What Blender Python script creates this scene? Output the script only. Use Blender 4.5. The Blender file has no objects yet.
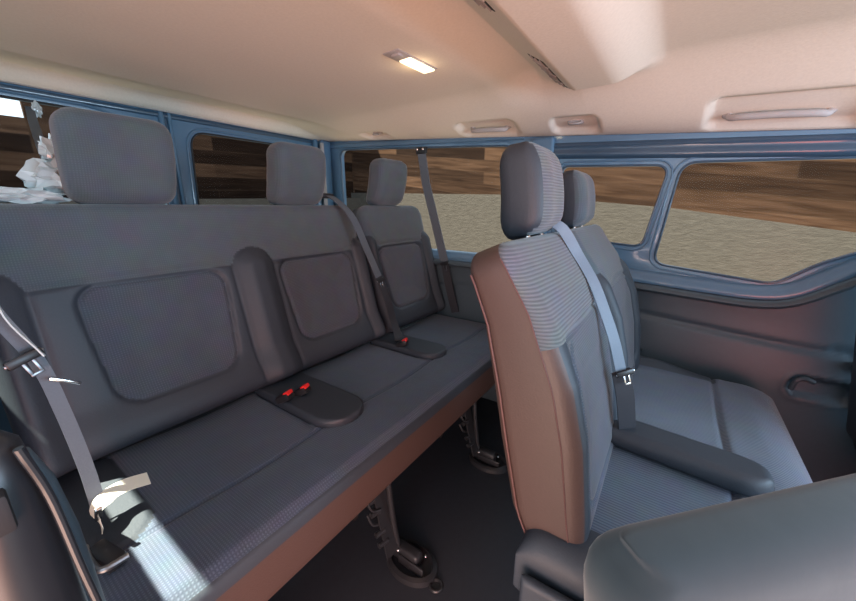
import bpy, bmesh, math, random
from mathutils import Vector, Matrix
random.seed(4)
S = bpy.context.scene
COL = S.collection
PI = math.pi

# ------------------------------------------------------------------ materials
def new_mat(name):
    m = bpy.data.materials.new(name); m.use_nodes = True
    nt = m.node_tree
    return m, nt, nt.nodes['Principled BSDF']

def plain(name, col, rough=.5, metal=0, coat=0, spec=.5, noise=0, nscale=40, bump=0, emit=None, estr=0, sheen=0):
    m, nt, b = new_mat(name)
    b.inputs['Base Color'].default_value = (*col, 1)
    b.inputs['Roughness'].default_value = rough
    b.inputs['Metallic'].default_value = metal
    b.inputs['Coat Weight'].default_value = coat
    b.inputs['Coat Roughness'].default_value = .08
    b.inputs['Specular IOR Level'].default_value = spec
    b.inputs['Sheen Weight'].default_value = sheen
    if emit:
        b.inputs['Emission Color'].default_value = (*emit, 1); b.inputs['Emission Strength'].default_value = estr
    if noise or bump:
        tc = nt.nodes.new('ShaderNodeTexCoord')
        n = nt.nodes.new('ShaderNodeTexNoise'); n.inputs['Scale'].default_value = nscale; n.inputs['Detail'].default_value = 4
        nt.links.new(tc.outputs['Object'], n.inputs['Vector'])
        if noise:
            mx = nt.nodes.new('ShaderNodeMix'); mx.data_type = 'RGBA'
            mx.inputs['A'].default_value = (*[c*(1-noise) for c in col], 1); mx.inputs['B'].default_value = (*[min(1, c*(1+noise)) for c in col], 1)
            nt.links.new(n.outputs['Fac'], mx.inputs['Factor']); nt.links.new(mx.outputs['Result'], b.inputs['Base Color'])
        if bump:
            bp = nt.nodes.new('ShaderNodeBump'); bp.inputs['Strength'].default_value = bump; bp.inputs['Distance'].default_value = .002
            nt.links.new(n.outputs['Fac'], bp.inputs['Height']); nt.links.new(bp.outputs['Normal'], b.inputs['Normal'])
    return m

def woven(name, dark, light, ax, px, az, pz, rough=.85, bump=.5, thr=.0):
    """cloth woven in small cells: light threads along two axes of the seat, periods px and pz in metres"""
    m, nt, b = new_mat(name)
    N, L = nt.nodes.new, nt.links.new
    tc = N('ShaderNodeTexCoord'); sp = N('ShaderNodeSeparateXYZ'); L(tc.outputs['Object'], sp.inputs[0])
    def sine(axis, per):
        a = N('ShaderNodeMath'); a.operation = 'MULTIPLY'; a.inputs[1].default_value = 2*PI/per
        L(sp.outputs[axis], a.inputs[0])
        s = N('ShaderNodeMath'); s.operation = 'SINE'; L(a.outputs[0], s.inputs[0])
        r = N('ShaderNodeMath'); r.operation = 'MULTIPLY_ADD'; r.inputs[1].default_value = .5; r.inputs[2].default_value = .5
        L(s.outputs[0], r.inputs[0]); return r.outputs[0]
    mu = N('ShaderNodeMath'); mu.operation = 'MULTIPLY'
    L(sine(ax, px), mu.inputs[0])
    if pz: L(sine(az, pz), mu.inputs[1])
    else: mu.inputs[1].default_value = 1
    no = N('ShaderNodeTexNoise'); no.inputs['Scale'].default_value = 22; no.inputs['Detail'].default_value = 5
    L(tc.outputs['Object'], no.inputs['Vector'])
    mx = N('ShaderNodeMix'); mx.data_type = 'RGBA'
    mx.inputs['A'].default_value = (*dark, 1); mx.inputs['B'].default_value = (*light, 1)
    L(mu.outputs[0], mx.inputs['Factor'])
    m2 = N('ShaderNodeMix'); m2.data_type = 'RGBA'; m2.blend_type = 'MULTIPLY'; m2.inputs['Factor'].default_value = .35
    L(mx.outputs['Result'], m2.inputs['A']); L(no.outputs['Color'], m2.inputs['B'])
    L(m2.outputs['Result'], b.inputs['Base Color'])
    bp = N('ShaderNodeBump'); bp.inputs['Strength'].default_value = bump; bp.inputs['Distance'].default_value = .0012
    L(mu.outputs[0], bp.inputs['Height']); L(bp.outputs['Normal'], b.inputs['Normal'])
    b.inputs['Roughness'].default_value = rough; b.inputs['Sheen Weight'].default_value = .25
    b.inputs['Sheen Roughness'].default_value = .5
    b.inputs['Specular IOR Level'].default_value = .25
    return m

def planks(name):
    m, nt, b = new_mat(name)
    N, L = nt.nodes.new, nt.links.new
    tc = N('ShaderNodeTexCoord'); 
    br = N('ShaderNodeTexBrick')
    br.inputs['Scale'].default_value = 1; br.inputs['Brick Width'].default_value = 1.7; br.inputs['Row Height'].default_value = .17
    br.inputs['Mortar Size'].default_value = .004; br.offset = .37; br.offset_frequency = 2; br.inputs['Bias'].default_value = -.1
    br.inputs['Color1'].default_value = (.018, .010, .007, 1); br.inputs['Color2'].default_value = (.095, .054, .034, 1)
    br.inputs['Mortar'].default_value = (.05, .03, .02, 1)
    L(tc.outputs['UV'], br.inputs['Vector'])
    mp = N('ShaderNodeMapping'); mp.inputs['Scale'].default_value = (1.1, 14, 1); L(tc.outputs['UV'], mp.inputs['Vector'])
    no = N('ShaderNodeTexNoise'); no.inputs['Scale'].default_value = 1.6; no.inputs['Detail'].default_value = 7; no.inputs['Distortion'].default_value = .6
    L(mp.outputs[0], no.inputs['Vector'])
    rp = N('ShaderNodeValToRGB'); rp.color_ramp.elements[0].position = .3; rp.color_ramp.elements[0].color = (.35, .3, .27, 1)
    rp.color_ramp.elements[1].position = .72; rp.color_ramp.elements[1].color = (1.15, 1.1, 1.05, 1)
    L(no.outputs['Fac'], rp.inputs['Fac'])
    mx = N('ShaderNodeMix'); mx.data_type = 'RGBA'; mx.blend_type = 'MULTIPLY'; mx.inputs['Factor'].default_value = .9
    L(br.outputs['Color'], mx.inputs['A']); L(rp.outputs['Color'], mx.inputs['B']); L(mx.outputs['Result'], b.inputs['Base Color'])
    b.inputs['Roughness'].default_value = .9; b.inputs['Specular IOR Level'].default_value = .05
    return m

def stucco(name, c1, c2, sc=9):
    m, nt, b = new_mat(name)
    N, L = nt.nodes.new, nt.links.new
    tc = N('ShaderNodeTexCoord')
    mp = N('ShaderNodeMapping'); mp.inputs['Scale'].default_value = (1, 2.4, 1); L(tc.outputs['UV'], mp.inputs['Vector'])
    no = N('ShaderNodeTexNoise'); no.inputs['Scale'].default_value = sc; no.inputs['Detail'].default_value = 9; no.inputs['Roughness'].default_value = .75
    L(mp.outputs[0], no.inputs['Vector'])
    rp = N('ShaderNodeValToRGB'); rp.color_ramp.elements[0].position = .3; rp.color_ramp.elements[1].position = .7
    rp.color_ramp.elements[0].color = (*c1, 1); rp.color_ramp.elements[1].color = (*c2, 1)
    L(no.outputs['Fac'], rp.inputs['Fac']); L(rp.outputs['Color'], b.inputs['Base Color'])
    bp = N('ShaderNodeBump'); bp.inputs['Strength'].default_value = .5; bp.inputs['Distance'].default_value = .02
    L(no.outputs['Fac'], bp.inputs['Height']); L(bp.outputs['Normal'], b.inputs['Normal'])
    b.inputs['Roughness'].default_value = .95; b.inputs['Specular IOR Level'].default_value = .05
    return m

def glass_mat():
    m = bpy.data.materials.new('window_glass'); m.use_nodes = True
    nt = m.node_tree; nt.nodes.clear(); N, L = nt.nodes.new, nt.links.new
    o = N('ShaderNodeOutputMaterial'); mx = N('ShaderNodeMixShader'); t = N('ShaderNodeBsdfTransparent'); g = N('ShaderNodeBsdfGlossy')
    t.inputs['Color'].default_value = (.86, .9, .9, 1); g.inputs['Roughness'].default_value = .28
    mx.inputs[0].default_value = .004
    L(t.outputs[0], mx.inputs[1]); L(g.outputs[0], mx.inputs[2]); L(mx.outputs[0], o.inputs[0])
    return m

M_ROOF = plain('headliner_cloth', (.80, .70, .60), .95, spec=.1, noise=.07, nscale=140, bump=.25)
M_ROOF2 = plain('headliner_plastic', (.46, .42, .41), .75, spec=.15)
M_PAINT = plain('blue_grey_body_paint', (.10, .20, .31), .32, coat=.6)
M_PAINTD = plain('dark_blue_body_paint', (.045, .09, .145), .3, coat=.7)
M_TRIM = plain('dark_grey_plastic', (.058, .084, .104), .42, spec=.5, noise=.08, nscale=60, bump=.15)
M_BLACK = plain('black_plastic', (.018, .019, .022), .38)
M_MATT = plain('matt_black', (.010, .010, .012), .7)
M_LEATHER = plain('dark_leatherette', (.032, .042, .056), .56, noise=.12, nscale=260, bump=.2)
M_SIDE = plain('leatherette_red_light_tint', (.072, .044, .038), .5, noise=.08, nscale=260, bump=.2)  # dark leatherette with the reddish light from the door side painted in as brown
M_CLOTH = woven('dotted_seat_cloth', (.066, .088, .130), (.112, .145, .205), 0, .0058, 1, .0052)
M_CLOTHV = woven('dotted_back_cloth', (.066, .082, .108), (.105, .128, .162), 0, .0058, 2, .0052)
M_CORD = woven('ribbed_back_cloth', (.095, .112, .13), (.155, .18, .205), 2, .0060, 0, None, bump=.7)
M_YOKE = woven('yoke_cloth', (.085, .108, .128), (.115, .142, .165), 0, .005, 2, .005, bump=.25)
M_RIB = woven('ribbed_seat_cloth', (.070, .092, .135), (.105, .135, .188), 0, .0075, 1, None, bump=.6)
M_SHIELD = plain('dark_shield_plastic', (.018, .020, .024), .34, spec=.5)
M_FG = plain('green_grey_cloth', (.036, .053, .062), .85, spec=.25, noise=.1, nscale=30, bump=.2, sheen=.3)
M_FLOOR = plain('dark_floor_mat', (.022, .026, .034), .6, noise=.2, nscale=50, bump=.2)
M_CHROME = plain('chrome', (.8, .8, .8), .18, metal=1)
M_STEEL = plain('dull_steel', (.28, .29, .31), .35, metal=1)
M_BELT = plain('grey_belt_webbing', (.10, .125, .155), .6, noise=.1, nscale=300, bump=.2)
M_BELTD = plain('dark_belt_webbing', (.028, .030, .038), .65)
M_RED = plain('red_plastic', (.80, .03, .03), .35, emit=None)
M_PAPER = plain('cream_tag', (.80, .78, .66), .7)
M_FILM = plain('clear_milky_film', (.55, .62, .62), .12, spec=.9)
M_GLASS = glass_mat()
M_LAMP = plain('lit_lamp_lens', (.9, .8, .6), .4, emit=(1, .80, .50), estr=1.3)
M_WOOD = planks('brown_wood_planks')
M_STUCCO = stucco('tan_render', (.056, .048, .041), (.082, .072, .062))
M_GROUND = stucco('tan_ground', (.10, .09, .075), (.15, .13, .11), 5)
M_RUBBER = plain('black_rubber', (.02, .022, .026), .55)
M_WHITE = plain('white_paint', (.8, .8, .78), .6)

# ------------------------------------------------------------------ object helpers
def root_loc(parent):
    L = Vector((0, 0, 0)); p = parent
    while p: L += p.location; p = p.parent
    return L

def link_mesh(name, me, mats, parent=None, smooth=True, angle=None):
    for m in (mats if isinstance(mats, (list, tuple)) else [mats]): me.materials.append(m)
    o = bpy.data.objects.new(name, me); COL.objects.link(o)
    if parent:
        o.parent = parent
        L = root_loc(parent)
        if L.length: me.transform(Matrix.Translation(-L))
    if smooth:
        for p in me.polygons: p.use_smooth = True
        if angle: me.set_sharp_from_angle(angle=math.radians(angle))
    return o

def mesh_obj(name, verts, faces, mats, parent=None, smooth=True, fm=None, angle=None, uv=None):
    me = bpy.data.meshes.new(name); me.from_pydata([tuple(v) for v in verts], [], faces); me.update()
    if fm:
        for p, i in zip(me.polygons, fm): p.material_index = i
    if uv:
        ul = me.uv_layers.new(name='UV')
        for l in me.loops: ul.data[l.index].uv = uv[l.vertex_index]
    return link_mesh(name, me, mats, parent, smooth, angle)

class B:
    """gathers shapes of one piece into one mesh, in world coordinates"""
    def __init__(s): s.bm = bmesh.new()
    def add(s, verts, faces):
        vs = [s.bm.verts.new(v) for v in verts]
        for f in faces:
            try: s.bm.faces.new([vs[i] for i in f])
            except ValueError: pass
        return s
    def box(s, c, size, r=.004, rot=None, seg=2):
        t = bmesh.new(); bmesh.ops.create_cube(t, size=1)
        bmesh.ops.scale(t, vec=size, verts=t.verts)
        r = min(r, min(size)*.49)
        if r > 0: bmesh.ops.bevel(t, geom=t.edges[:], offset=r, segments=seg, profile=.5, affect='EDGES')
        mat = Matrix.Translation(c) @ (rot.to_4x4() if rot else Matrix.Identity(4))
        t.transform(mat); s.merge(t); return s
    def merge(s, t):
        t.verts.ensure_lookup_table(); t.verts.index_update()
        s.add([v.co.copy() for v in t.verts], [[v.index for v in f.verts] for f in t.faces]); t.free()
    def tube(s, pts, r, n=10, closed=False, cap=True):
        pts = [Vector(p) for p in pts]; m = len(pts); rs = r if isinstance(r, (list, tuple)) else [r]*m
        rings = []; prev = None
        for i, p in enumerate(pts):
            a = pts[(i-1) % m] if (closed or i > 0) else p; b = pts[(i+1) % m] if (closed or i < m-1) else p
            d = (b-a).normalized()
            if prev is None: u = d.orthogonal().normalized()
            else: u = (prev - d*prev.dot(d)).normalized()
            prev = u; w = d.cross(u)
            rings.append([p + (u*math.cos(2*PI*k/n) + w*math.sin(2*PI*k/n))*rs[i] for k in range(n)])
        vs = [v for g in rings for v in g]; fs = []
        for i in range(m if closed else m-1):
            j = (i+1) % m
            for k in range(n): fs.append([i*n+k, i*n+(k+1) % n, j*n+(k+1) % n, j*n+k])
        if cap and not closed: fs += [list(range(n))[::-1], [(m-1)*n+k for k in range(n)]]
        return s.add(vs, fs)
    def strap(s, pts, wdir, w, t=.0015):
        """flat webbing through pts; wdir is the width direction (one or one per point)"""
        pts = [Vector(p) for p in pts]; m = len(pts); vs = []
        for i, p in enumerate(pts):
            d = (pts[min(i+1, m-1)] - pts[max(i-1, 0)]).normalized()
            q = Vector(wdir[i] if isinstance(wdir, list) else wdir); q = (q - d*q.dot(d)).normalized(); n = d.cross(q)
            vs += [p+q*w/2+n*t, p-q*w/2+n*t, p-q*w/2-n*t, p+q*w/2-n*t]
        fs = [[0, 1, 2, 3][::-1], [4*(m-1)+k for k in range(4)]]
        for i in range(m-1):
            for k in range(4): fs.append([4*i+k, 4*i+(k+1) % 4, 4*i+4+(k+1) % 4, 4*i+4+k])
        return s.add(vs, fs)
    def cyl(s, a, b, r, r2=None, n=24): return s.tube([a, b], [r, r if r2 is None else r2], n)
    def ball(s, c, r, sc=(1, 1, 1)):
        t = bmesh.new(); bmesh.ops.create_uvsphere(t, u_segments=20, v_segments=12, radius=r)
        t.transform(Matrix.Translation(c) @ Matrix.Diagonal((*sc, 1))); s.merge(t); return s
    def out(s, name, mat, parent=None, angle=35, smooth=True):
        me = bpy.data.meshes.new(name); bmesh.ops.recalc_face_normals(s.bm, faces=s.bm.faces[:]); s.bm.to_mesh(me); s.bm.free()
        return link_mesh(name, me, mat, parent, smooth, angle)

def smoothpts(pts, k=8):
    """Catmull-Rom through pts"""
    P = [Vector(p) for p in pts]; P = [P[0]*2-P[1]] + P + [P[-1]*2-P[-2]]; out = []
    for i in range(1, len(P)-2):
        for j in range(k):
            t = j/k; a, b, c, d = P[i-1:i+3]
            out.append(.5*((2*b)+(c-a)*t+(2*a-5*b+4*c-d)*t*t+(3*b-a-3*c+d)*t**3))
    out.append(P[-2]); return out

def thing(name, label, cat, loc, group=None, kind=None):
    o = bpy.data.objects.new(name, None); COL.objects.link(o); o.location = loc; o.empty_display_size = .05
    return tag(o, label, cat, group, kind)
def tag(o, label=None, cat=None, group=None, kind=None):
    if label: o['label'] = label
    if cat: o['category'] = cat
    if group: o['group'] = group
    if kind: o['kind'] = kind
    return o
def struct(o): o['kind'] = 'structure'; return o

def rbox2(x, y, cx, cy, hx, hy, r):
    """signed distance to a rounded rectangle"""
    dx, dy = abs(x-cx)-hx+r, abs(y-cy)-hy+r
    return math.hypot(max(dx, 0), max(dy, 0)) + min(max(dx, dy), 0) - r
def sst(a, b, x):
    t = min(1, max(0, (x-a)/(b-a))); return t*t*(3-2*t)

def samples(L, r, step):
    a = [r*(1-math.cos(PI/2*i/6)) for i in range(6)]
    n = max(2, int((L-2*r)/step)); mid = [r+(L-2*r)*i/n for i in range(n+1)]
    return a + mid + [L-x for x in reversed(a)]

def slab(name, mp, W, H, T, r, mats, parent, g=None, reg=None, step=.008, hw=None, side=0, back=None, cx=0.0):
    """upholstered pad: a W x H pad of thickness T with edges rounded by r. mp(x, v, d) gives the place in the room, g the
    relief of the front, reg the material slot at a place. Returns one mesh."""
    xs = samples(W, r, step); vs = samples(H, r, step); nu, nv = len(xs), len(vs)
    hw = hw or (lambda v: W/2); verts = []; faces = []; fm = []
    def prof(x, v):
        a = max(0, 1-min(x, W-x)/r); b = max(0, 1-min(v, H-v)/r)
        return math.sqrt(max(0, (1-a*a)*(1-b*b)))
    for sgn in (1, -1):
        for v in vs:
            s = hw(v)*2/W
            for x in xs:
                p = prof(x, v); X = cx+(x-W/2)*s; d = T/2-r+r*p
                if sgn > 0 and g: d += g(X, v)*min(1, p*1.2)
                verts.append(mp(X, v, sgn*d))
    n1 = nu*nv
    for j in range(nv-1):
        for i in range(nu-1):
            a = j*nu+i; faces.append([a, a+1, a+1+nu, a+nu])
            X = cx+((xs[i]+xs[i+1])/2-W/2)*hw(vs[j])*2/W; V = (vs[j]+vs[j+1])/2
            fm.append(reg(X, V) if reg else 0)
            faces.append([n1+a, n1+a+nu, n1+a+nu+1, n1+a+1]); fm.append(side if back is None else back)
    loop = [i for i in range(nu)] + [j*nu+nu-1 for j in range(1, nv)] + [(nv-1)*nu+i for i in range(nu-2, -1, -1)] + [j*nu for j in range(nv-2, 0, -1)]
    for k in range(len(loop)):
        a, b = loop[k], loop[(k+1) % len(loop)]
        faces.append([a, n1+a, n1+b, b]); fm.append(side)
    me = bpy.data.meshes.new(name); me.from_pydata([tuple(v) for v in verts], [], faces)
    for p, i in zip(me.polygons, fm): p.material_index = i
    bm = bmesh.new(); bm.from_mesh(me); bmesh.ops.recalc_face_normals(bm, faces=bm.faces[:]); bm.to_mesh(me); bm.free()
    return link_mesh(name, me, mats, parent, True)

def plate(name, outline, holes, place, thick, bev, mat, parent=None, angle=40):
    """flat panel cut from an outline with holes; place(u, v, w) puts it in the room"""
    cu = bpy.data.curves.new(name, 'CURVE'); cu.dimensions = '2D'; cu.fill_mode = 'BOTH'; cu.extrude = thick/2-bev; cu.bevel_depth = bev; cu.bevel_resolution = 3
    cu.offset = -bev
    for loop in [outline]+holes:
        sp = cu.splines.new('POLY'); sp.points.add(len(loop)-1); sp.use_cyclic_u = True
        for p, q in zip(sp.points, loop): p.co = (q[0], q[1], 0, 1)
    o = bpy.data.objects.new(name, cu); COL.objects.link(o); bpy.context.view_layer.update()
    me = bpy.data.meshes.new_from_object(o.evaluated_get(bpy.context.evaluated_depsgraph_get()))
    bpy.data.objects.remove(o)
    for v in me.vertices: v.co = Vector(place(*v.co))
    bm = bmesh.new(); bm.from_mesh(me); bmesh.ops.remove_doubles(bm, verts=bm.verts[:], dist=1e-5)
    bmesh.ops.recalc_face_normals(bm, faces=bm.faces[:]); bm.to_mesh(me); bm.free()
    me.materials.clear()
    return link_mesh(name, me, mat, parent, True, angle)

def roundpoly(pts, rad, n=7):
    out = []; m = len(pts)
    for i in range(m):
        p = Vector(pts[i]); a = Vector(pts[i-1]); b = Vector(pts[(i+1) % m]); r = rad[i] if isinstance(rad, (list, tuple)) else rad
        da, db = (a-p), (b-p); r = min(r, da.length*.49, db.length*.49); s, e = p+da.normalized()*r, p+db.normalized()*r
        for k in range(n+1):
            t = k/n; out.append(tuple(s*(1-t)**2+p*2*t*(1-t)+e*t*t))
    return out

def inset(loop, d):
    c = Vector((sum(p[0] for p in loop)/len(loop), sum(p[1] for p in loop)/len(loop))); out = []; m = len(loop)
    for i in range(m):
        a, b = Vector(loop[i-1]), Vector(loop[(i+1) % m]); t = (b-a).normalized(); n = Vector((-t.y, t.x)); p = Vector(loop[i])
        if n.dot(c-p) < 0: n = -n
        out.append(tuple(p+n*d))
    return out

# ------------------------------------------------------------------ the van: X across (far side +), Y to the rear, Z up; floor at 0
XW, YR = 1.65, 1.96
def trimz(y): return 1.290+.080*y

# floor
fl = B().box((.75, .2, -.02), (2.0, 3.7, .04), .003).out('floor', M_FLOOR); struct(fl)

# ceiling (headliner): a long pressed roof lining with an air duct box across it
def ceil_z(x, y):
    z = 1.455
    z += .046*min(1, max(0, (y-1.60)/.30)) - .054*sst(1.885, 1.935, y)
    side = sst(1.28, 1.655, x)
    edge = trimz(y)
    # air duct across the roof
    m = 1-sst(1.31, 1.375, x)
    m2 = 1-sst(1.38, 1.50, x)
    hollow = .030*sst(.64, .47, y)*m2 if y >= .465 else .030*m2*(1-min(1, max(0, (.465-y)/.13)))
    drop = -.055*min(1, max(0, (.465-y)/.13))*(1-sst(.23, .09, y))*m
    duct = hollow+drop
    z += duct*(1-side)
    if y < .1: z += -.02*(1-side)*sst(.1, -.6, y)
    z = z*(1-side)+edge*side
    # pockets pressed into the side of the lining around hooks and grab handles
    for (cy, cx, hy, hx, dp) in POCKETS:
        d = rbox2(y, x, cy, cx, hy, hx, .028)
        z += dp*sst(.012, -.006, d)
    return z
POCKETS = [(1.43, 1.56, .085, .050, .022), (.76, 1.56, .135, .055, .024), (.385, 1.57, .085, .050, .022), (-.215, 1.56, .18, .062, .024), (-.62, 1.56, .17, .055, .022)]
ys = [YR-.005]; y = YR-.005
while y > -1.6:
    y -= .012 if not (.05 < y < .5) else .006
    ys.append(y)
xs = [-.16+.03*i for i in range(44)]; xs = [x for x in xs if x < 1.15]+[1.15+.01*i for i in range(50)] + [1.645]
verts = [(x, y, ceil_z(x, y)) for y in ys for x in xs]; n = len(xs)
faces = [[j*n+i, j*n+i+1, (j+1)*n+i+1, (j+1)*n+i] for j in range(len(ys)-1) for i in range(n-1)]
k = len(verts)
o = mesh_obj('ceiling', verts, faces, M_ROOF); struct(o)
sm = o.modifiers.new('thick', 'SOLIDIFY'); sm.thickness = .006; sm.offset = -1 if False else 1
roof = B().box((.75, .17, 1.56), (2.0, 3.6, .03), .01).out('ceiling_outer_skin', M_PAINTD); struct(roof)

# pale lip along the rear and the far side
lip = B().strap([(-.1, YR-.022, 1.450), (1.60, YR-.022, 1.444)], (0, 0, 1), .020, .004).out('trim_1', M_ROOF2); struct(lip)
lip = B().strap([(1.645, y, trimz(y)+.002) for y in (1.94, 1.2, .5, -.1, -.8, -1.55)], (0, 0, 1), .014, .005).out('trim_2', M_ROOF2); struct(lip)

# far side wall: painted panel with three windows
def far(u, v, w): return (XW+.012+w+.05*max(0, v-.9)*0, u, v)
W1 = roundpoly([(1.82, .80), (1.82, 1.378), (1.16, 1.335), (.66, 1.300), (.60, .765), (1.1, .765)], [.07, .05, .01, .06, .06, .02])
W2 = roundpoly([(.44, .905), (.44, 1.197), (.055, 1.178), (.105, .878)], [.03, .03, .045, .035])
W3 = roundpoly([(.055, .815), (.015, 1.185), (-.45, 1.170), (-1.05, 1.12), (-1.05, 1.02), (-.62, .975), (-.40, .855), (-.305, .775)], [.045, .05, .02, .05, .05, .08, .03, .03])
outl = [(YR, .55), (YR, 1.50), (-1.5, 1.50), (-1.5, .55)]
wl = plate('wall_right', outl, [W1, W2, W3], far, .026, .006, M_PAINT); struct(wl)
# inner upper rail: pressed steel rail above the windows
def sweep(name, path, prof, mat, parent=None, xdir=(-1, 0, 0)):
    P = smoothpts(path, 6); vs = []; fs = []; m = len(prof)
    for i, p in enumerate(P):
        d = (P[min(i+1, len(P)-1)]-P[max(i-1, 0)]).normalized(); a = Vector(xdir); b = d.cross(a).normalized()
        if b.z < 0: b = -b
        vs += [p+a*q[0]+b*q[1] for q in prof]
    for i in range(len(P)-1):
        for k in range(m): fs.append([i*m+k, i*m+(k+1) % m, (i+1)*m+(k+1) % m, (i+1)*m+k])
    fs += [list(range(m)), [(len(P)-1)*m+k for k in range(m)]]
    me = bpy.data.meshes.new(name); me.from_pydata([tuple(v) for v in vs], [], fs)
    bm = bmesh.new(); bm.from_mesh(me); bmesh.ops.recalc_face_normals(bm, faces=bm.faces[:]); bm.to_mesh(me); bm.free()
    return link_mesh(name, me, mat, parent, True, 50)
railprof = [(0, .034), (.012, .030), (.017, .018), (.012, .010), (.014, 0), (.020, -.012), (.016, -.024), (.004, -.030), (-.004, -.032), (-.004, .034)]
for i, (a, b, dz) in enumerate(((.47, -1.5, 1.255),)):
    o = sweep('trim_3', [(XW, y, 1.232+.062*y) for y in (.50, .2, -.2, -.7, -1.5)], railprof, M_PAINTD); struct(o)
o = sweep('trim_4', [(XW, y, 1.342+.055*(y-.7)) for y in (1.93, 1.4, 1.0, .62)], [(0, .014), (.008, .012), (.012, .004), (.008, -.006), (.010, -.012), (0, -.016), (-.004, 0)], M_PAINT); struct(o)
# rounded ledge and rail below the windows
PATH = [(XW, 1.94, .74), (XW, 1.2, .735), (XW, .6, .728), (XW, .19, .722), (XW, -.11, .705), (XW, -.26, .700), (XW, -.36, .722), (XW, -.47, .800), (XW, -.62, .90), (XW, -.9, .955), (XW, -1.5, .97)]
o = sweep('trim_5', [(p[0], p[1], p[2]+.022) for p in PATH], [(-.006, .046), (.006, .044), (.016, .034), (.021, .024), (.034, .018), (.038, .008), (.034, -.002), (-.006, -.004)], M_PAINT); struct(o)
o = sweep('trim_6', [(p[0], p[1], p[2]+.004) for p in PATH], [(-.006, .014), (.040, .014), (.052, .008), (.055, -.004), (.047, -.014), (.03, -.018), (-.006, -.018)], M_TRIM); struct(o)
# window rubber lips + glass
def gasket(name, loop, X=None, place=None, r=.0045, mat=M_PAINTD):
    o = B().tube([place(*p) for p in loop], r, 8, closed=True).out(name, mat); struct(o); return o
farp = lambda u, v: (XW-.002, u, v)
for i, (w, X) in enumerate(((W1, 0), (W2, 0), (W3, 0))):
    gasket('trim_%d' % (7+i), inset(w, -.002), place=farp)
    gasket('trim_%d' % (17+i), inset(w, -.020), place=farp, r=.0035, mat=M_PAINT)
    g = mesh_obj('window_%d' % (i+1), [(XW+.016, *p) for p in inset(w, -.004)], [list(range(len(w)))], M_GLASS, smooth=False); struct(g)

# far side lower plastic lining with a shallow belt line and pockets
def lower(y, z):
    top = 0
    x = XW-.004
    x -= .030*sst(.66, .40, z)                                  # armrest bulge low down
    x += .012*math.exp(-((z-(.615-.05*sst(.3, -.5, y)))/.010)**2)*.7   # seam
    d = rbox2(y, z, -.475, .435, .080, .036, .034)
    x += .020*sst(.006, -.010, d)
    x -= .006*math.exp(-((d-.006)/.006)**2)
    d2 = rbox2(y, z, -.505, .575, .030, .014, .012); x += .006*sst(.004, -.004, d2)
    return x
yy = [YR-.01-.02*i for i in range(80)]; yy = [y for y in yy if y > .05]+[.05-.008*i for i in range(100)]+[-.9, -1.2, -1.5]
def railz(y):
    for (x0, a, za), (x1, b, zb) in zip(PATH, PATH[1:]):
        if b <= y <= a: return za+(zb-za)*(a-y)/(a-b)
    return PATH[0][2] if y > 1 else PATH[-1][2]
nz = 70; vs = []
for y in yy:
    zt = railz(y)+.006
    for k in range(nz+1): z = zt*k/nz; vs.append((lower(y, z), y, z))
fs = [[j*(nz+1)+i, j*(nz+1)+i+1, (j+1)*(nz+1)+i+1, (j+1)*(nz+1)+i] for j in range(len(yy)-1) for i in range(nz)]
o = mesh_obj('wall_right_lining', vs, fs, M_TRIM); struct(o)
sm = o.modifiers.new('thick', 'SOLIDIFY'); sm.thickness = .004; sm.offset = -1

# rear doors (two) in the rear wall
def rear(u, v, w): return (u, YR+.012+w, v)
D1 = [(-.12, .02), (.735, .02), (.735, 1.462), (-.12, 1.462)]
D2 = [(.752, .02), (1.60, .02), (1.60, 1.462), (.752, 1.462)]
G1 = roundpoly([(.02, .92), (.02, 1.395), (.56, 1.392), (.69, 1.24), (.695, .92)], [.07, .04, .10, .10, .07])
G2 = roundpoly([(.825, .92), (.840, 1.375), (1.46, 1.375), (1.50, .92)], [.07, .075, .075, .07])
d1 = plate('door_1', D1, [G1], rear, .03, .008, M_PAINT); struct(d1)
d2 = plate('door_2', D2, [G2], rear, .03, .008, M_PAINT); struct(d2)
rp = lambda u, v: (u, YR-.004, v)
gasket('trim_10', inset(G1, -.020), place=rp, r=.006, mat=M_PAINT); gasket('trim_11', inset(G2, -.020), place=rp, r=.006, mat=M_PAINT)
gasket('trim_12', inset(G1, -.002), place=rp, r=.004, mat=M_RUBBER); gasket('trim_13', inset(G2, -.002), place=rp, r=.004, mat=M_RUBBER)
for i, gl in enumerate((G1, G2)):
    g = mesh_obj('window_%d' % (i+4), [(p[0], YR+.016, p[1]) for p in inset(gl, -.004)], [list(range(len(gl)))], M_GLASS, smooth=False); struct(g)
o = B().tube([(.728, YR-.008, .05), (.728, YR-.008, 1.45)], .011, 10).tube([(.760, YR-.008, .05), (.760, YR-.008, 1.45)], .008, 10).out('trim_14', M_PAINT); struct(o)
o = B().box((.744, YR-.001, .75), (.018, .012, 1.42), .004).out('trim_15', M_PAINTD); struct(o)
o = B().box((.75, YR-.002, 1.425), (1.7, .022, .020), .006).out('trim_16', M_PAINTD); struct(o)
# rear corner pillar between rear door and far side
o = B().box((1.607, YR-.030, .74), (.075, .055, 1.40), .018, seg=4).box((1.545, YR-.020, .74), (.030, .030, 1.40), .010).out('trim_20', M_PAINT); struct(o)
o = B().box((1.572, YR-.052, 1.20), (.020, .020, .44), .006).out('trim_21', M_ROOF2); struct(o)
# C pillar of far side, between quarter window and sliding windows
o = B().box((1.638, .53, 1.03), (.03, .10, .58), .012, seg=4).out('trim_22', M_PAINT); struct(o)

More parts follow.
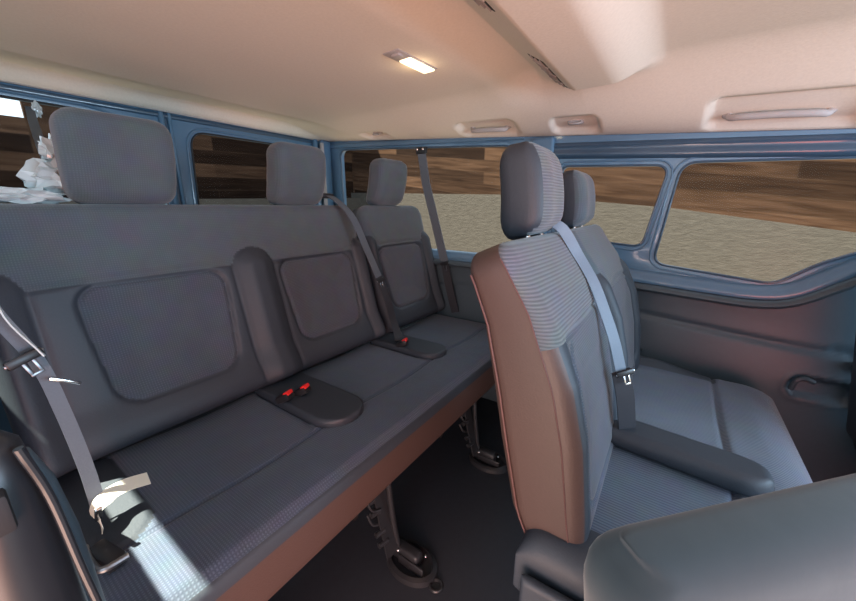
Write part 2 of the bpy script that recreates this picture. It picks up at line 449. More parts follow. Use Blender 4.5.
# near side: unseen quarter wall, window opening shaped to place the sun patch; ahead of it the sliding door stands open
XN = -.14
near = lambda u, v, w: (XN-.012-w, u, v)
WN = roundpoly([(.80, 1.12), (.80, 1.41), (1.75, 1.41), (1.75, 1.12)], .06)
o = plate('wall_left', [(YR, .0), (YR, 1.5), (.56, 1.5), (.56, .0)], [WN], near, .026, .006, M_PAINT); struct(o)
g = mesh_obj('window_6', [(XN-.016, *p) for p in inset(WN, -.004)], [list(range(len(WN)))], M_GLASS, smooth=False); struct(g)

# pillar trim behind the open sliding door, with the belt slot
def pillar_pt(a, z):
    return None
o = B().box((-.09, .50, .15), (.10, .16, .30), .03, seg=6).out('trim_23', M_TRIM); struct(o)

# front end of the shell: ahead of the camera's view, open windscreen
# ------------------------------------------------------------------ second row and rear bench upholstery
def back_map(y0, z0, dy, dz, curve=0):
    L = math.hypot(dy, dz); a = Vector((0, dy/L, dz/L)); n = Vector((0, -dz/L, dy/L))
    def mp(x, v, d): return Vector((x, y0, z0)) + a*v + n*(d-curve*math.sin(PI*min(1, v/.6)))
    mp.L = L; return mp

def headrest(name, parent, mp, xc, v0, w, h, t, mats, side=1, post_dx=.055, d0=0, step=.010, reg=None):
    Rr_ = min(w, h)*.18
    def hw(v):
        e = min(v, h-v); q = 0 if e >= Rr_ else Rr_-math.sqrt(max(0, Rr_*Rr_-(Rr_-e)**2))
        return w/2*(1-.03*sst(h*.5, 0, v)-.02*sst(h*.5, h, v))-q
    m2 = lambda x, v, d: mp(x, v0+v, d0+d+.012*math.sin(PI*v/h))
    o = slab(name, m2, w, h, t, t*.36, mats, parent, step=step, hw=hw, side=side, back=side, cx=xc, reg=reg, g=lambda x, v: -.006*math.exp(-((x-xc)/.05)**2))
    for s in (-1, 1):
        B().tube([mp(xc+s*post_dx, v0-.05, d0), mp(xc+s*post_dx, v0+.03, d0)], .006, 12).out('headrest_post', M_CHROME, o)
        B().cyl(mp(xc+s*post_dx, v0-.022, d0), mp(xc+s*post_dx, v0-.006, d0), .013, .011, 16).out('post_guide', M_BLACK, o)
    return o

# --- rear bench, three places -----------------------------------------------------
bench = thing('rear_bench_seat', 'long dark three-place bench along the rear doors with two red belt buckles', 'seat', (.83, .8, 0))
MB = back_map(1.075, .445, .155, .585)
HB = MB.L
def panel_sd(x, v, c, hwid=.167): 
    k = hwid*(.84+.16*sst(0, .42, v)); return rbox2(x, v, c, .252, k, .150, .050)
def rear_g(cs, bols):
    def g(x, v):
        z = 0
        yv = .410+.010*math.cos(7*(x-cs[0]))
        for c in cs:
            sd = panel_sd(x, v, c)
            z -= .013*math.exp(-(sd/.0045)**2)
            z -= .020*sst(.03, -.10, sd)
            z += .010*sst(.14, .04, v)*sst(-.05, .05, sd)
        inb = 1e9
        for b, hwid in bols:
            sd = rbox2(x, v, b, .215, hwid, .245, hwid*.95); inb = min(inb, sd)
            z += .026*sst(.012, -.055, sd); z -= .006*math.exp(-(sd/.006)**2)
        if inb > 0: z -= .008*math.exp(-((v-yv)/.0045)**2)
        return z
    return g
def rear_reg(cs, bols):
    def r(x, v):
        for b, hwid in bols:
            if rbox2(x, v, b, .215, hwid, .245, hwid*.95) < 0: return 1
        for c in cs:
            if panel_sd(x, v, c) < 0: return 0
        return 2 if v > .410 else 1
    return r
bmats = [M_CLOTHV, M_LEATHER, M_YOKE]
def topround(W, H, R): return lambda v: W/2 - (R-math.sqrt(max(0, R*R-(max(0, v-(H-R)))**2)) if v > H-R else 0)
csA, boA = [.345, .868], [(.045, .06), (.612, .068), (1.095, .048)]
A = slab('backrest', MB, 1.085, HB, .115, .035, bmats, bench, rear_g(csA, boA), rear_reg(csA, boA), step=.006, hw=topround(1.085, HB, .05), side=1, cx=.570)
csC, boC = [1.375], [(1.165, .042), (1.605, .045)]
C_ = slab('backrest', MB, .475, HB, .115, .035, bmats, bench, rear_g(csC, boC), rear_reg(csC, boC), step=.006, hw=topround(.475, HB, .07), side=1, cx=1.385)
MH = lambda x, v, d: Vector((x, 1.235-.22*(v-HB)-d, 1.025+v-HB))
for xc, wd in ((.338, .232), (.862, .215), (1.375, .205)):
    headrest('headrest', bench, MH, xc, HB+.010, wd, .215, .11, [M_YOKE, M_LEATHER], side=0)
# seat cushion
def cush_map(y0, z0, sag=0): return lambda x, v, d: Vector((x, y0+v, z0+d))
ISL = [(.085, .070, .36), (.600, .082, .375), (1.120, .068, .345)]
def cg(x, v):
    z = -.009*math.exp(-((v-.195)/.005)**2) - .005*math.exp(-((v-.020)/.004)**2)
    for (b, hwid, ln) in ISL:
        sd = rbox2(x, v, b, .56-ln/2, hwid, ln/2, hwid*.9); z -= .004*math.exp(-(sd/.005)**2)
    for c in (.355, .87, 1.375): z -= .012*math.exp(-((x-c)/.16)**2)*sst(.05, .2, v)
    z += .012*sst(.10, 0.02, v)*0
    return z
cush = slab('seat_cushion', cush_map(.530, .365), 1.605, .56, .160, .038, [M_CLOTH, M_LEATHER, M_SIDE], bench, cg, lambda x, v: 1 if any(rbox2(x, v, b, .56-ln/2, h, ln/2, h*.9) < 0 for b, h, ln in ISL) or v < .014 else 0, step=.0065, side=2, cx=.815)
# raised padded islands between the places
for (b, hwid, ln) in ISL[1:]:
    def hwf(v, hwid=hwid, ln=ln): 
        R = hwid; return hwid*math.sqrt(max(.02, 1-((R-v)/R)**2)) if v < R else hwid
    slab('centre_pad', lambda x, v, d, ln=ln: Vector((x, 1.045-ln+v, .449+d)), hwid*2, ln, .030, .013, [M_LEATHER], bench, step=.008, hw=hwf, cx=b)
def buckle(x, y, z, parent, yaw=0, red=True):
    R = Matrix.Rotation(yaw, 3, 'Z') @ Matrix.Rotation(math.radians(-28), 3, 'X')
    o = B().box((x, y, z), (.032, .050, .022), .005, R).out('buckle', M_BLACK, parent)
    p = Vector((x, y, z)) + R @ Vector((0, -.018, .009))
    B().box(p, (.025, .020, .012), .003, R).out('release_button', M_RED, o)
    return o
buckle(.530, .895, .475, bench, .35); buckle(.583, .885, .475, bench, .35)
buckle(1.075, .880, .472, bench, .3)
# under-frame: cross beams and the legs with their floor mounts
B().box((.82, .60, .275), (1.50, .03, .03), .006).box((.82, .98, .275), (1.50, .03, .03), .006).out('seat_frame', M_MATT, bench)
def bench_leg(x):
    o = B()
    o.box((x, .88, .15), (.022, .30, .26), .008)
    o.out('leg', M_MATT, bench)
    b = B().strap([(x-.03, .60, .27), (x-.035, .57, .15), (x-.04, .54, .05)], (1, 0, 0), .045, .003)
    for (dy, z) in ((.60, .22), (.585, .19), (.57, .13), (.56, .10)):
        b.cyl((x-.075, dy, z), (x-.045, dy-.006, z), .008, n=12)
    for t in (0, 1): b.tube(smoothpts([(x-.075, .60, .235-.05*t), (x-.07, .585, .205-.05*t), (x-.045, .575, .195-.05*t)], 4), .0035, 8)
    b.out('latch', M_STEEL if False else M_BLACK, bench)
    l = B().tube(smoothpts([(x-.020, .565, .275), (x-.018, .560, .20), (x-.014, .553, .12), (x-.010, .545, .055)], 5), .0085, 12)
    l.ball((x-.020, .565, .277), .0095).out('lever', M_BLACK, bench)
    f = B(); pts = [(x+.062*math.cos(a)*(1), .50+.085*math.sin(a)) for a in [2*PI*i/28 for i in range(28)]]
    vs = [(p[0], p[1], .001) for p in pts]+[(x+(p[0]-x)*.96, .50+(p[1]-.50)*.96, .016) for p in pts]+[(x+(p[0]-x)*.78, .50+(p[1]-.50)*.82, .020) for p in pts]+[(x+(p[0]-x)*.70, .50+(p[1]-.50)*.76, .008) for p in pts]
    fs = [[r*28+i, r*28+(i+1) % 28, (r+1)*28+(i+1) % 28, (r+1)*28+i] for r in range(3) for i in range(28)]+[list(range(84, 112))]
    f.add(vs, fs).box((x, .52, .03), (.035, .10, .05), .008).box((x-.02, .49, .022), (.008, .09, .03), .003)
    f.out('floor_mount', M_BLACK, bench, angle=50)
    for (dx, dy) in ((-.03, .56), (-.02, .535), (.028, .47)): B().ball((x+dx, dy, .048 if dy > .5 else .022), .0045).out('bolt', M_CHROME, bench)
for x in (.18, .635, 1.16, 1.50): bench_leg(x)

# --- second row: a two-place seat ------------------------------------------------
s2 = thing('double_seat', 'two-place dark ribbed seat with a side panel tinted brown as by reddish light, standing in front of the long bench', 'seat', (1.0, -.05, 0))
PROF2 = [(0, .083, .085, .392), (.03, .100, .115, .415), (.09, .120, .142, .48), (.23, .145, .156, .62), (.33, .167, .150, .72), (.46, .208, .122, .845), (.55, .250, .100, .925), (.60, .278, .098, .965), (.80, .297, .088, 1.168)]
class M2c:
    """side profile of the second row backrests: height along the back -> middle of the pad, its thickness, height in the van"""
    L = .592
    def at(s, v):
        v = max(0, v)
        for a, b in zip(PROF2, PROF2[1:]):
            if v <= b[0] or b is PROF2[-1]:
                t = (v-a[0])/(b[0]-a[0]); return [a[k]+(b[k]-a[k])*t for k in (1, 2, 3)]
    def __call__(s, x, v, d):
        y, T, z = s.at(v); y2, _, z2 = s.at(v+.03); y1, _, z1 = s.at(v-.03)
        t = Vector((0, y2-y1, z2-z1)).normalized(); n = Vector((0, -t.z, t.y))
        return Vector((x, y, z)) + n*d*T/.125
M2 = M2c()
H2 = M2.L
def s2_g(c, w, bl, br):
    def g(x, v):
        z = 0; yv = .395-.35*(x-c)**2*6
        sd = rbox2(x, v, c, .235, w, .165, .06)
        z -= .007*math.exp(-(sd/.005)**2) if v < .39 else 0
        z -= .012*sst(.03, -.10, sd)*sst(.5, .3, v)
        z -= .006*math.exp(-((v-.398-.012*math.cos((x-c)*9))/.005)**2) if sd < .02 or abs(x-c) < w else 0
        for b, hh in ((bl[0], bl[1]), (br[0], br[1])):
            s_ = rbox2(x, v, b, .20, hh, .25, hh*.9); z += .011*sst(.01, -.035, s_); z -= .003*math.exp(-(s_/.008)**2)
        z -= .012*((x-c)/.2)**2*sst(.4, .55, v)
        return z
    return g
def s2_reg(c, w, bl, br, edge):
    def r(x, v):
        if x < .562 and v < .40: return 3
        if x < .590 and v < .40: return 1
        for b, hh in (bl, br):
            if rbox2(x, v, b, .20, hh, .25, hh*.9) < 0: return 1
        return 0 if v < .40 else 2
    return r
def front_back(xc, W, bl, br, mats):
    return slab('backrest', M2, W, H2, .125, .030, mats, s2, s2_g(xc, W*.385, bl, br), s2_reg(xc, W*.385, bl, br, 0), step=.0055, hw=topround(W, H2, .05), side=3, cx=xc)
bk1 = front_back(.755, .420, (.300, .018), (.945, .042), [M_CLOTHV, M_LEATHER, M_CORD, M_SIDE])
bk2 = front_back(1.225, .440, (1.025, .040), (1.425, .040), [M_CLOTHV, M_LEATHER, M_YOKE, M_LEATHER])
# piping along the near side panel, rear edge and front edge
def edge_line(d, x=.5445):
    return [M2(x, v, d) for v in [i*.02 for i in range(2, 29)]]
B().tube(edge_line(-.046), .0022, 8).tube(edge_line(.034), .0014, 8).out('piping', plain('red_brown_piping', (.10, .045, .042), .6), s2)
h1 = headrest('headrest', s2, M2, .797, H2+.006, .176, .190, .150, [M_CORD, M_LEATHER], side=1, post_dx=.045, d0=.01, step=.008, reg=lambda x, v: 1 if x < .729 else 0)
h2 = headrest('headrest', s2, M2, 1.222, H2+.006, .190, .170, .110, [M_YOKE, M_LEATHER], side=1, post_dx=.05, d0=.01, step=.010)
def c2g(x, v):
    z = -.008*math.exp(-((v-.165)/.006)**2)
    for c in (.72, 1.20): z -= .012*math.exp(-((x-c)/.15)**2)*sst(.05, .2, v)
    z += .030*sst(1.415, 1.49, x)*sst(.16, .36, v)
    z += .014*sst(.06, .0, v)*0
    z -= .03*(1-sst(0, .09, v))*.5
    return z
def c2hw(v): return .5*(1-.10*(1-sst(0, .14, v)))
slab('seat_cushion', cush_map(-.345, .375), 1.0, .50, .165, .045, [M_RIB, M_LEATHER], s2, c2g, lambda x, v: 1 if (x > 1.435 and v > .16) or x < .60 else 0, step=.008, side=1, cx=1.005, hw=lambda v: .5)
def pad_hw(hwid):
    return lambda v: hwid*(math.sqrt(max(.03, 1-((.06-v)/.06)**2)) if v < .06 else 1)
slab('centre_pad', lambda x, v, d: Vector((x+.03*v/.3, -.240+v, .482+d)), .098, .325, .050, .022, [M_LEATHER], s2, step=.008, hw=pad_hw(.049), cx=.884)
# loose fabric skirt with an eyelet ring at the near rear corner of the cushion
slab('side_skirt', lambda x, v, d: Vector((.494-d-.006*math.sin(9*v)-.006*math.sin(5*x), x, .20+v)), .47, .20, .022, .010, [M_LEATHER], s2, g=lambda x, v: .0015*math.sin(22*x+26*v)+.002*math.sin(31*v-12*x), step=.01, cx=-.10)
B().tube([(.468+.004, .10+.013*math.cos(a), .335+.013*math.sin(a)) for a in [2*PI*i/20 for i in range(20)]], .0035, 8, closed=True).out('eyelet', M_CHROME, s2)
B().box((1.0, -.25, .27), (.92, .03, .04), .006).box((1.0, .06, .27), (.92, .03, .04), .006).out('seat_frame', M_MATT, s2)
for x in (.62, 1.38):
    B().box((x, -.09, .135), (.05, .34, .26), .01).out('leg', M_MATT, s2)
    B().box((x, -.09, .009), (.09, .44, .016), .004).out('floor_mount', M_BLACK, s2)

# --- single seat close to the camera, seen from behind its backrest ---------------
ang = math.atan2(-.675, .737)
A0 = Vector((.254, .034, 0)); ed = Vector((.737, -.675, 0)); nr = Vector((-.675, -.737, 0))
fg = thing('single_seat', 'green-grey cloth seat back with a rounded top edge filling the lower right corner', 'seat', A0+ed*.24)
def fmap(x, v, d): return A0 + ed*x + nr*(d+.030+.22*(.42-v)-.06*(v-.45)*0) + Vector((0, 0, .354+v))
slab('backrest', fmap, .56, .428, .060, .022, [M_FG], fg, g=lambda x, v: .006*math.sin(PI*x/.56)+.004*sst(.30, .36, v), step=.009, cx=.25, hw=topround(.5, .42, .03))
slab('seat_cushion', lambda x, v, d: A0+ed*x+nr*(.0+v)+Vector((0, 0, .34+d)), .46, .38, .12, .035, [M_FG], fg, step=.02, cx=.25)
b = B()
for x in (.06, .44): b.box(A0+ed*x+nr*.19+Vector((0, 0, .14)), (.05, .30, .28), .01, Matrix.Rotation(ang, 3, 'Z'))
b.out('seat_frame', M_MATT, fg)

# --- front row seat back cut by the right edge -------------------------------------
fr = thing('front_seat', 'dark seat back cut off by the right edge beside the lining', 'seat', (1.3, -.60, 0))
MF = back_map(-.60, .33, .09, .62)
slab('backrest', MF, .42, .64, .13, .04, [M_LEATHER], fr, step=.015, hw=topround(.42, .64, .08), cx=1.36)
slab('seat_cushion', cush_map(-1.05, .33), .44, .48, .15, .04, [M_LEATHER], fr, step=.02, cx=1.36)
headrest('headrest', fr, MF, 1.36, .66, .24, .17, .10, [M_LEATHER, M_LEATHER], step=.02)
B().box((1.36, -.82, .13), (.36, .36, .26), .02).out('seat_base', M_MATT, fr)

# ------------------------------------------------------------------ belts
def tongue(c, d, w, parent, mat=M_STEEL, s=1.0):
    """slotted belt tongue at c: d runs down the belt, w across it"""
    d = Vector(d).normalized(); w = Vector(w); w = (w-d*w.dot(d)).normalized(); n = d.cross(w)
    R = Matrix((w, -d, n)).transposed(); R = Matrix(((w.x, -d.x, n.x), (w.y, -d.y, n.y), (w.z, -d.z, n.z)))
    if R.determinant() < 0: R = Matrix(((w.x, -d.x, -n.x), (w.y, -d.y, -n.y), (w.z, -d.z, -n.z)))
    c = Vector(c)
    B().box(c, (.060*s, .020*s, .010*s), .004, R).out('tongue_grip', M_BLACK, parent)
    b = B().box(c+d*.022*s+w*.008*s, (.006*s, .030*s, .0035), .001, R).box(c+d*.022*s-w*.008*s, (.006*s, .030*s, .0035), .001, R).box(c+d*.037*s, (.022*s, .006*s, .0035), .001, R).box(c, (.064*s, .008*s, .006*s), .002, R)
    b.out('tongue', M_CHROME if mat is None else mat, parent)

# belt of the place beside the near side wall
b1 = thing('seat_belt', 'grey seat belt at the left edge, slotted steel tongue, clear film wrapped round its top', 'belt', (.1, .76, .45))
B().strap(smoothpts([(.315, 1.90, 1.365), (.285, 1.72, 1.29), (.25, 1.48, 1.185), (.232, 1.32, 1.12), (.24, 1.25, 1.07)], 6), (1, 0, 0), .022).out('upper_strap', M_BELT, b1)
B().strap(smoothpts([(.055, 1.08, 1.00), (.035, .985, .93), (.045, .93, .86), (.075, .91, .76), (.085, .885, .66), (.090, .86, .55), (.088, .83, .470)], 6), [(1, 0, 0)]*37, .022).out('lower_strap', M_BELT, b1)
B().strap(smoothpts([(.075, .905, .995), (.052, .91, .87), (.083, .885, .775)], 6), (.3, 1, 0), .006, .0012).out('strap_edge', M_FILM, b1)
tongue((.060, .888, .778), (.25, -.1, -.75), (.97, .2, .25), b1, M_STEEL, .85)
B().box((.098, .880, .722), (.046, .010, .006), .002, Matrix.Rotation(math.radians(35), 3, 'Y')).out('tongue_blade', M_CHROME, b1)
# crumpled clear film around the belt where it meets the seat back
def crumple(name, c, r, sc, seed, parent):
    rnd = random.Random(seed); t = bmesh.new(); bmesh.ops.create_icosphere(t, subdivisions=3, radius=r)
    for v in t.verts: v.co *= rnd.uniform(.6, 1.35)
    t.transform(Matrix.Translation(c) @ Matrix.Diagonal((*sc, 1)))
    return B().merge2(t).out(name, M_FILM, parent, angle=12) if False else _cr(t, name, parent)
def _cr(t, name, parent):
    b = B(); b.merge(t); return b.out(name, M_FILM, parent, angle=10)
crumple('film_wrap', Vector((.245, 1.30, 1.165)), .030, (1, .8, 1.1), 3, b1)
crumple('film_wrap', Vector((.225, 1.27, 1.100)), .038, (1.3, .9, 1.0), 5, b1)
crumple('film_wrap', Vector((.160, 1.24, 1.055)), .032, (2.0, 1.0, .55), 8, b1)
crumple('film_wrap', Vector((.300, 1.24, 1.052)), .022, (2.6, 1.0, .55), 9, b1)
crumple('film_wrap', Vector((.325, 1.86, 1.355)), .014, (.8, .5, 1.6), 12, b1)

# centre belt
b2 = thing('seat_belt', 'grey seat belt hanging between the middle and far places of the bench, pale steel tongue', 'belt', (1.08, 1.0, .45))
B().strap(smoothpts([(1.02, 1.235, 1.085), (1.030, 1.170, 1.05), (1.045, 1.105, .985), (1.070, 1.060, .86), (1.095, 1.020, .74)], 6), (1, .1, 0), .040).out('upper_strap', M_BELT, b2)
B().strap(smoothpts([(1.095, 1.020, .74), (1.112, .99, .64), (1.125, .97, .54), (1.11, .93, .485), (1.085, .90, .478)], 6), (1, .1, 0), .046).out('lower_strap', M_BELTD, b2)
B().box((1.01, 1.24, 1.075), (.075, .05, .02), .006).out('belt_guide', M_BLACK, b2)
tongue((1.098, 1.012, .725), (.1, -.15, -.8), (1, .1, .1), b2, M_CHROME, .9)
# far belt: hangs from the roof rail down the quarter window
b3 = thing('seat_belt', 'dark seat belt hanging down the quarter window from a bolted anchor', 'belt', (1.6, .95, .45))
B().strap([(1.612, 1.165, 1.320), (1.605, 1.13, 1.15), (1.60, 1.075, .98), (1.60, 1.005, .745)], (0, 1, .25), .050).out('upper_strap', M_BELT, b3)
B().strap(smoothpts([(1.60, 1.005, .745), (1.60, .98, .64), (1.60, .955, .55), (1.60, .93, .47)], 5), (0, 1, .2), .048).out('lower_strap', M_BELTD, b3)
B().box((1.615, 1.165, 1.318), (.02, .065, .035), .006).out('anchor_loop', M_BLACK, b3)
for yb in (1.183, 1.147): B().ball((1.602, yb, 1.322), .007).out('bolt', M_CHROME, b3)
tongue((1.592, .998, .735), (0, -.15, -.8), (.2, 1, 0), b3, M_STEEL, 1.0)
# belt of the double seat
b4 = thing('seat_belt', 'pale grey seat belt crossing between the two ribbed seat backs into a black lower strap', 'belt', (.96, .06, .5))
B().strap(smoothpts([(.835, .245, 1.00), (.846, .212, .980), (.868, .180, .925), (.858, .137, .865), (.850, .104, .800), (.846, .077, .738), (.850, .056, .670)], 6), (.55, -.80, 0), .024).out('upper_strap', plain('pale_belt_webbing', (.17, .23, .30), .5, noise=.1, nscale=300), b4)
B().strap(smoothpts([(.850, .056, .670), (.868, .040, .600), (.892, .026, .505)], 6), (.6, -.75, 0), .042).out('lower_strap', M_BELTD, b4)
tongue((.846, .046, .668), (.05, -.25, -.8), (.6, -.75, 0), b4, M_CHROME, .70)
# near end anchor: black pocket, steel frame and a curled paper tag
pk = thing('belt_buckle', 'empty black belt buckle with a silver frame at the near end of the bench', 'buckle', (.075, .70, .44))
R = Matrix.Rotation(math.radians(12), 3, 'Z')
B().box((.068, .712, .458), (.030, .070, .022), .006, R).out('housing', M_BLACK, pk)
B().tube(smoothpts([(.050, .752, .466), (.049, .70, .468), (.056, .674, .468), (.088, .672, .466)], 4), .0055, 10).out('frame', M_STEEL, pk)
B().box((.078, .765, .505), (.010, .060, .006), .002, Matrix.Rotation(math.radians(-50), 3, 'X')).out('blade', M_CHROME, pk)
tg = B(); tg.strap(smoothpts([(.078, .775, .460), (.084, .805, .484), (.105, .825, .492), (.135, .828, .492), (.168, .826, .484)], 6), (.1, 1, .25), .034, .0005)
tg = tg.out('paper_tag', M_PAPER); tag(tg, 'curled cream paper tag standing up beside the near buckle', 'tag')

# bench end shield with slot, at the lower left
sh = thing('seat_side_shield', 'dark plastic side shield with a square black slot, lower left corner', 'shield', (-.0, .47, 0))
B().tube([(-.016, .455, 0), (-.016, .455, .60), (-.014, .452, .74), (-.011, .450, .80), (-.009, .452, .835), (-.008, .456, .850)], [.040, .038, .033, .029, .023, .008], 28).out('column', M_SHIELD, sh, 60)
B().tube([(.004, .520, 0), (.004, .520, .55), (.004, .515, .68), (.002, .510, .75), (0, .510, .79), (0, .512, .80)], [.034, .034, .032, .028, .020, .006], 28).out('outer_cover', M_TRIM, sh, 60)
B().box((-.018, .425, .790), (.030, .034, .036), .004).out('slot', M_MATT, sh)
B().tube(smoothpts([(.010, .424, .835), (.018, .424, .78), (.022, .420, .70), (.027, .418, .60), (.03, .418, .40)], 6), .0035, 10).out('edge_roll', M_SHIELD, sh)

# ------------------------------------------------------------------ headliner fittings
def roof_z(x, y): return ceil_z(x, y)
dl = thing('dome_light', 'lit rectangular dome light in the roof lining', 'lamp', (1.0, .77, 1.455))
cx, cy, cz = .955, .718, 1.455
Rl = Matrix.Rotation(math.radians(-3), 3, 'Z')
B().box((cx-.005, cy+.004, cz-.003), (.185, .062, .012), .005, Rl).out('frame', M_ROOF2, dl)
B().box((cx+.022, cy, cz-.009), (.120, .044, .010), .004, Rl).out('lens', M_LAMP, dl)
B().box((cx-.070, cy+.004, cz-.010), (.022, .030, .008), .003, Rl).out('switch', M_ROOF2, dl)
def vent(x, label):
    y = .385; z = ceil_z(1.0, y)
    v = thing('air_vent', label, 'vent', (x, y, z), 'air vents in the roof duct')
    Rv = Matrix.Rotation(math.atan2(.085, .13), 3, 'X')
    P = lambda dx, dy, dn: Vector((x+dx, y, z)) + Rv @ Vector((0, dy, -dn))
    B().box(P(0, 0, .001), (.285, .072, .008), .003, Rv).out('frame', M_ROOF2, v)
    B().box(P(0, 0, .003), (.262, .056, .008), .002, Rv).out('opening', M_MATT, v)
    b = B()
    for k in (-1, 0, 1): b.box(P(0, k*.016, .0075), (.262, .003, .005), .001, Rv)
    for k in (-1, 0, 1): b.box(P(k*.08, 0, .0075), (.004, .056, .004), .001, Rv)
    b.out('louvre', M_ROOF2, v)
vent(1.205, 'slotted air vent at the far end of the roof duct'); vent(.635, 'slotted air vent cut off by the top edge of the picture')
def side_pt(y, x, dn=0): return Vector((x, y, ceil_z(x, y)-dn))
def handle(y, half, label):
    h = thing('grab_handle', label, 'handle', side_pt(y, 1.56), 'grab handles over the far windows')
    b = B(); b.tube(smoothpts([side_pt(y-half, 1.59, -.010), side_pt(y-half*.97, 1.575, .018), side_pt(y-half*.72, 1.56, .028), side_pt(y, 1.555, .030), side_pt(y+half*.72, 1.56, .028), side_pt(y+half*.97, 1.575, .018), side_pt(y+half, 1.59, -.010)], 6), .010, 12)
    b.out('grip', M_ROOF2, h)
    for s in (-1, 1): B().ball(side_pt(y+s*half, 1.59, .002), .016, (1, 1.1, .7)).out('mount', M_ROOF2, h)
handle(.76, .085, 'pale folding grab handle above the quarter window'); handle(-.20, .115, 'long pale grab handle above the largest side window')
def hook(y, label):
    h = thing('coat_hook', label, 'hook', side_pt(y, 1.57), 'coat hooks along the roof side')
    B().box(side_pt(y, 1.572, .004), (.026, .062, .022), .009, Matrix.Rotation(math.radians(25), 3, 'Y'), 3).out('hook_body', M_ROOF2, h)
    B().tube(smoothpts([side_pt(y-.018, 1.56, .012), side_pt(y-.018, 1.552, .022), side_pt(y+.018, 1.552, .022), side_pt(y+.018, 1.56, .012)], 4), .004, 8).out('peg', M_ROOF2, h)
hook(1.43, 'small pale coat hook above the rear corner of the far side'); hook(.385, 'small pale coat hook between the two grab handles')
hook(-.60, 'pale coat hook in a recess at the upper right edge')

# floor anchor ring, door latch detail, hooks on the far lining
o = B().tube([(.622+.016*math.cos(a), .405+.016*math.sin(a), .004) for a in [2*PI*i/24 for i in range(24)]], .005, 8, closed=True).cyl((.622, .405, -.002), (.622, .405, .002), .012).out('floor_anchor', M_BLACK); tag(o, 'small round seat anchor ring in the dark floor', 'anchor')
o = B().tube(smoothpts([(XW-.045, -.405, .425), (XW-.055, -.410, .462), (XW-.05, -.43, .472), (XW-.04, -.455, .462)], 5), .008, 10).out('pull_handle', M_TRIM); tag(o, 'curved pull handle in the oval recess of the far side lining', 'handle')
o = B().box((XW-.03, -.545, .535), (.02, .05, .018), .006, Matrix.Rotation(math.radians(25), 3, 'X')).out('lining_clip', M_TRIM); tag(o, 'small clip on the far lining above the oval recess', 'clip')
o = B().tube([(XW-.05, .115, .545), (XW-.062, .085, .505)], .004, 8).tube([(XW-.026, .12, .46), (XW-.045, .04, .462)], .006, 8).tube([(XW-.045, .115, .545), (XW-.026, .12, .46)], .005, 8).out('recline_lever', M_TRIM); tag(o, 'thin dark lever between the far seat back and the side lining', 'lever')

# ------------------------------------------------------------------ outside
def ztop(x, y): return 0
def wall_quad(name, pts, mat, thick, kind='structure'):
    """pts: bottom a, bottom b, top b, top a"""
    a, b_, c, d = [Vector(p) for p in pts]; n = (b_-a).cross(d-a).normalized()
    L = (b_-a).length; vs = [a, b_, c, d]+[p-n*thick for p in (a, b_, c, d)]
    slope = (d.z-c.z)
    uv = [(0, a.z), (L, b_.z), (L, c.z), (0, d.z)]*2
    o = mesh_obj(name, vs, [[0, 1, 2, 3], [7, 6, 5, 4], [0, 4, 5, 1], [1, 5, 6, 2], [2, 6, 7, 3], [3, 7, 4, 0]], mat, smooth=False, uv=uv)
    o['kind'] = kind; return o
# tan rendered garden wall whose top slopes with the ground, brown plank fence above it
X5, Y5 = 5.0, 5.34
TOPS = [(-6, .10), (-1.38, .80), (.09, 1.02), (1.96, 1.20), (Y5, 1.30)]
vs = []; uv = []
for xo in (0, .3):
    for (yy_, zz) in TOPS: vs += [(X5+xo, yy_, -.6), (X5+xo, yy_, zz)]; uv += [(yy_, -.6), (yy_, zz)]
fs = []
for i in range(4): fs += [[2*i, 2*i+1, 2*i+3, 2*i+2], [10+2*i, 12+2*i, 13+2*i, 11+2*i], [2*i+1, 11+2*i, 13+2*i, 2*i+3]]
o = mesh_obj('wall_outside_far', vs, fs+[[0, 10, 11, 1], [8, 9, 19, 18]], M_STUCCO, smooth=False, uv=uv); struct(o)
wall_quad('wall_outside_rear', [(X5, Y5, -.6), (-4, Y5, -.6), (-4, Y5, .98), (X5, Y5, 1.20)], M_STUCCO, .3)
def planks_wall(name, a, b, za0, zb0, za1, zb1):
    L = (Vector(b)-Vector(a)).length; vs = [(*a, za0), (*b, zb0), (*b, zb1), (*a, za1)]
    n = Vector((b[1]-a[1], a[0]-b[0], 0)).normalized()*-.05
    vs += [Vector(v)+n for v in vs]
    uv = [(0, 0), (L, 0), (L, zb1-zb0), (0, za1-za0)]*2
    o = mesh_obj(name, vs, [[0, 1, 2, 3], [7, 6, 5, 4], [0, 4, 5, 1], [1, 5, 6, 2], [2, 6, 7, 3], [3, 7, 4, 0]], M_WOOD, smooth=False, uv=uv); return o
o = planks_wall('wall_fence_far', (X5+.12, -6), (X5+.12, Y5+.35), -.5, .9, 2.6, 3.9); struct(o)
o = planks_wall('wall_fence_rear', (X5+.3, Y5+.02), (.83, Y5+.02), 1.18, 1.03, 3.6, 3.3); struct(o)
o = planks_wall('wall_fence_rear', (.83, Y5+.02), (-4, Y5+.02), 1.03, .97, 1.86, 1.80); struct(o)
g = mesh_obj('ground', [(-8, -8, -.6), (8, -8, -.6), (8, 8, -.6), (-8, 8, -.6)], [[0, 1, 2, 3]], M_GROUND, smooth=False, uv=[(-8, -8), (8, -8), (8, 8), (-8, 8)]); struct(g)

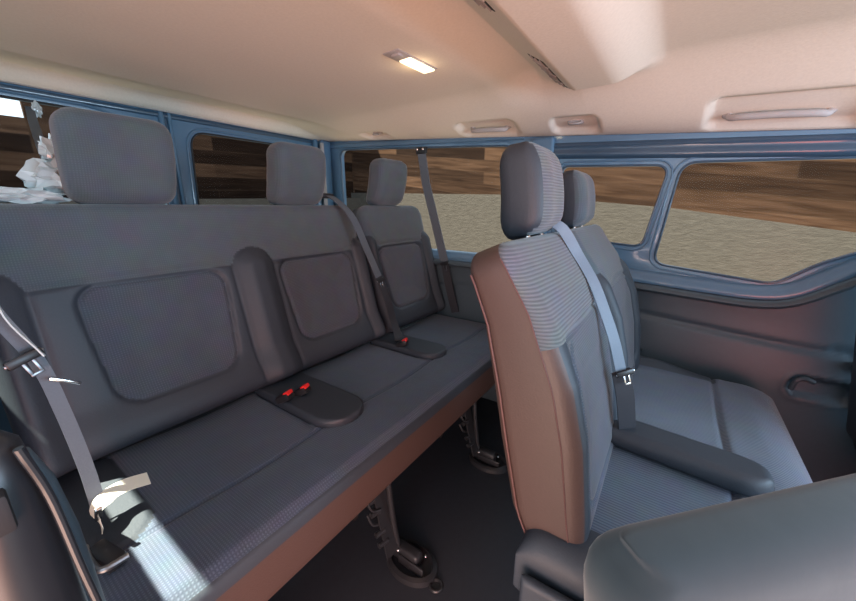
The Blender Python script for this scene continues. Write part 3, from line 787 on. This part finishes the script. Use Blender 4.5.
# ------------------------------------------------------------------ camera and light
cam = bpy.data.cameras.new('camera'); co = bpy.data.objects.new('camera', cam); COL.objects.link(co)
cam.sensor_width = 36; cam.lens = 36*350/856; cam.clip_start = .01; cam.clip_end = 100
F = Vector((.79311012, .55169265, -.25809214)); Rr = Vector((.57103929, -.82092273, 0)); U = Vector((.2118737, .14738075, .96612031))
co.matrix_world = Matrix(((Rr.x, U.x, -F.x, 0), (Rr.y, U.y, -F.y, 0), (Rr.z, U.z, -F.z, 1.03), (0, 0, 0, 1)))
S.camera = co
S.cycles.light_sampling_threshold = 0
w = bpy.data.worlds.new('sky'); S.world = w; w.use_nodes = True
bg = w.node_tree.nodes['Background']; bg.inputs[0].default_value = (.72, .86, 1.0, 1); bg.inputs[1].default_value = 1.3

def sun(direction, e, ang, col):
    l = bpy.data.lights.new('sun', 'SUN'); l.energy = e; l.angle = math.radians(ang); l.color = col
    o = bpy.data.objects.new('sun', l); COL.objects.link(o); o.rotation_euler = Vector(direction).to_track_quat('-Z', 'Y').to_euler(); return o
sun((.220, -.28, -.62), 20, .6, (1, .93, .76))
def area(name, loc, to, sx, sy, e, col, spread=180):
    l = bpy.data.lights.new(name, 'AREA'); l.shape = 'RECTANGLE'; l.size = sx; l.size_y = sy; l.energy = e; l.color = col
    o = bpy.data.objects.new(name, l); COL.objects.link(o); o.location = loc
    o.rotation_euler = (Vector(to)-Vector(loc)).to_track_quat('-Z', 'Z').to_euler(); l.spread = math.radians(spread); return o
# added reddish fill lamps by the open sliding door; bluish daylight through the windscreen
area('door_red_fill', (-.45, -.05, .35), (.9, .75, .40), .8, .5, 5.5, (1, .62, .50), 115)
area('windscreen_daylight', (.75, -1.75, 1.05), (.8, .8, .45), 1.4, .5, 24, (.52, .76, 1.0))
area('door_red_fill', (-.5, -.7, .55), (.95, -.05, 1.42), .6, .5, 6.5, (1, .15, .08))  # added red fill, aimed up to tint the ceiling pink
lp = bpy.data.lights.new('dome_bulb', 'POINT'); lp.energy = .12; lp.color = (1, .8, .5); lp.shadow_soft_size = .02
o = bpy.data.objects.new('dome_bulb', lp); COL.objects.link(o); o.location = (.975, .72, 1.425)

S.view_settings.view_transform = 'Standard'; S.view_settings.look = 'None'; S.view_settings.exposure = 0.68; S.view_settings.gamma = 1
S.view_settings.use_curve_mapping = False
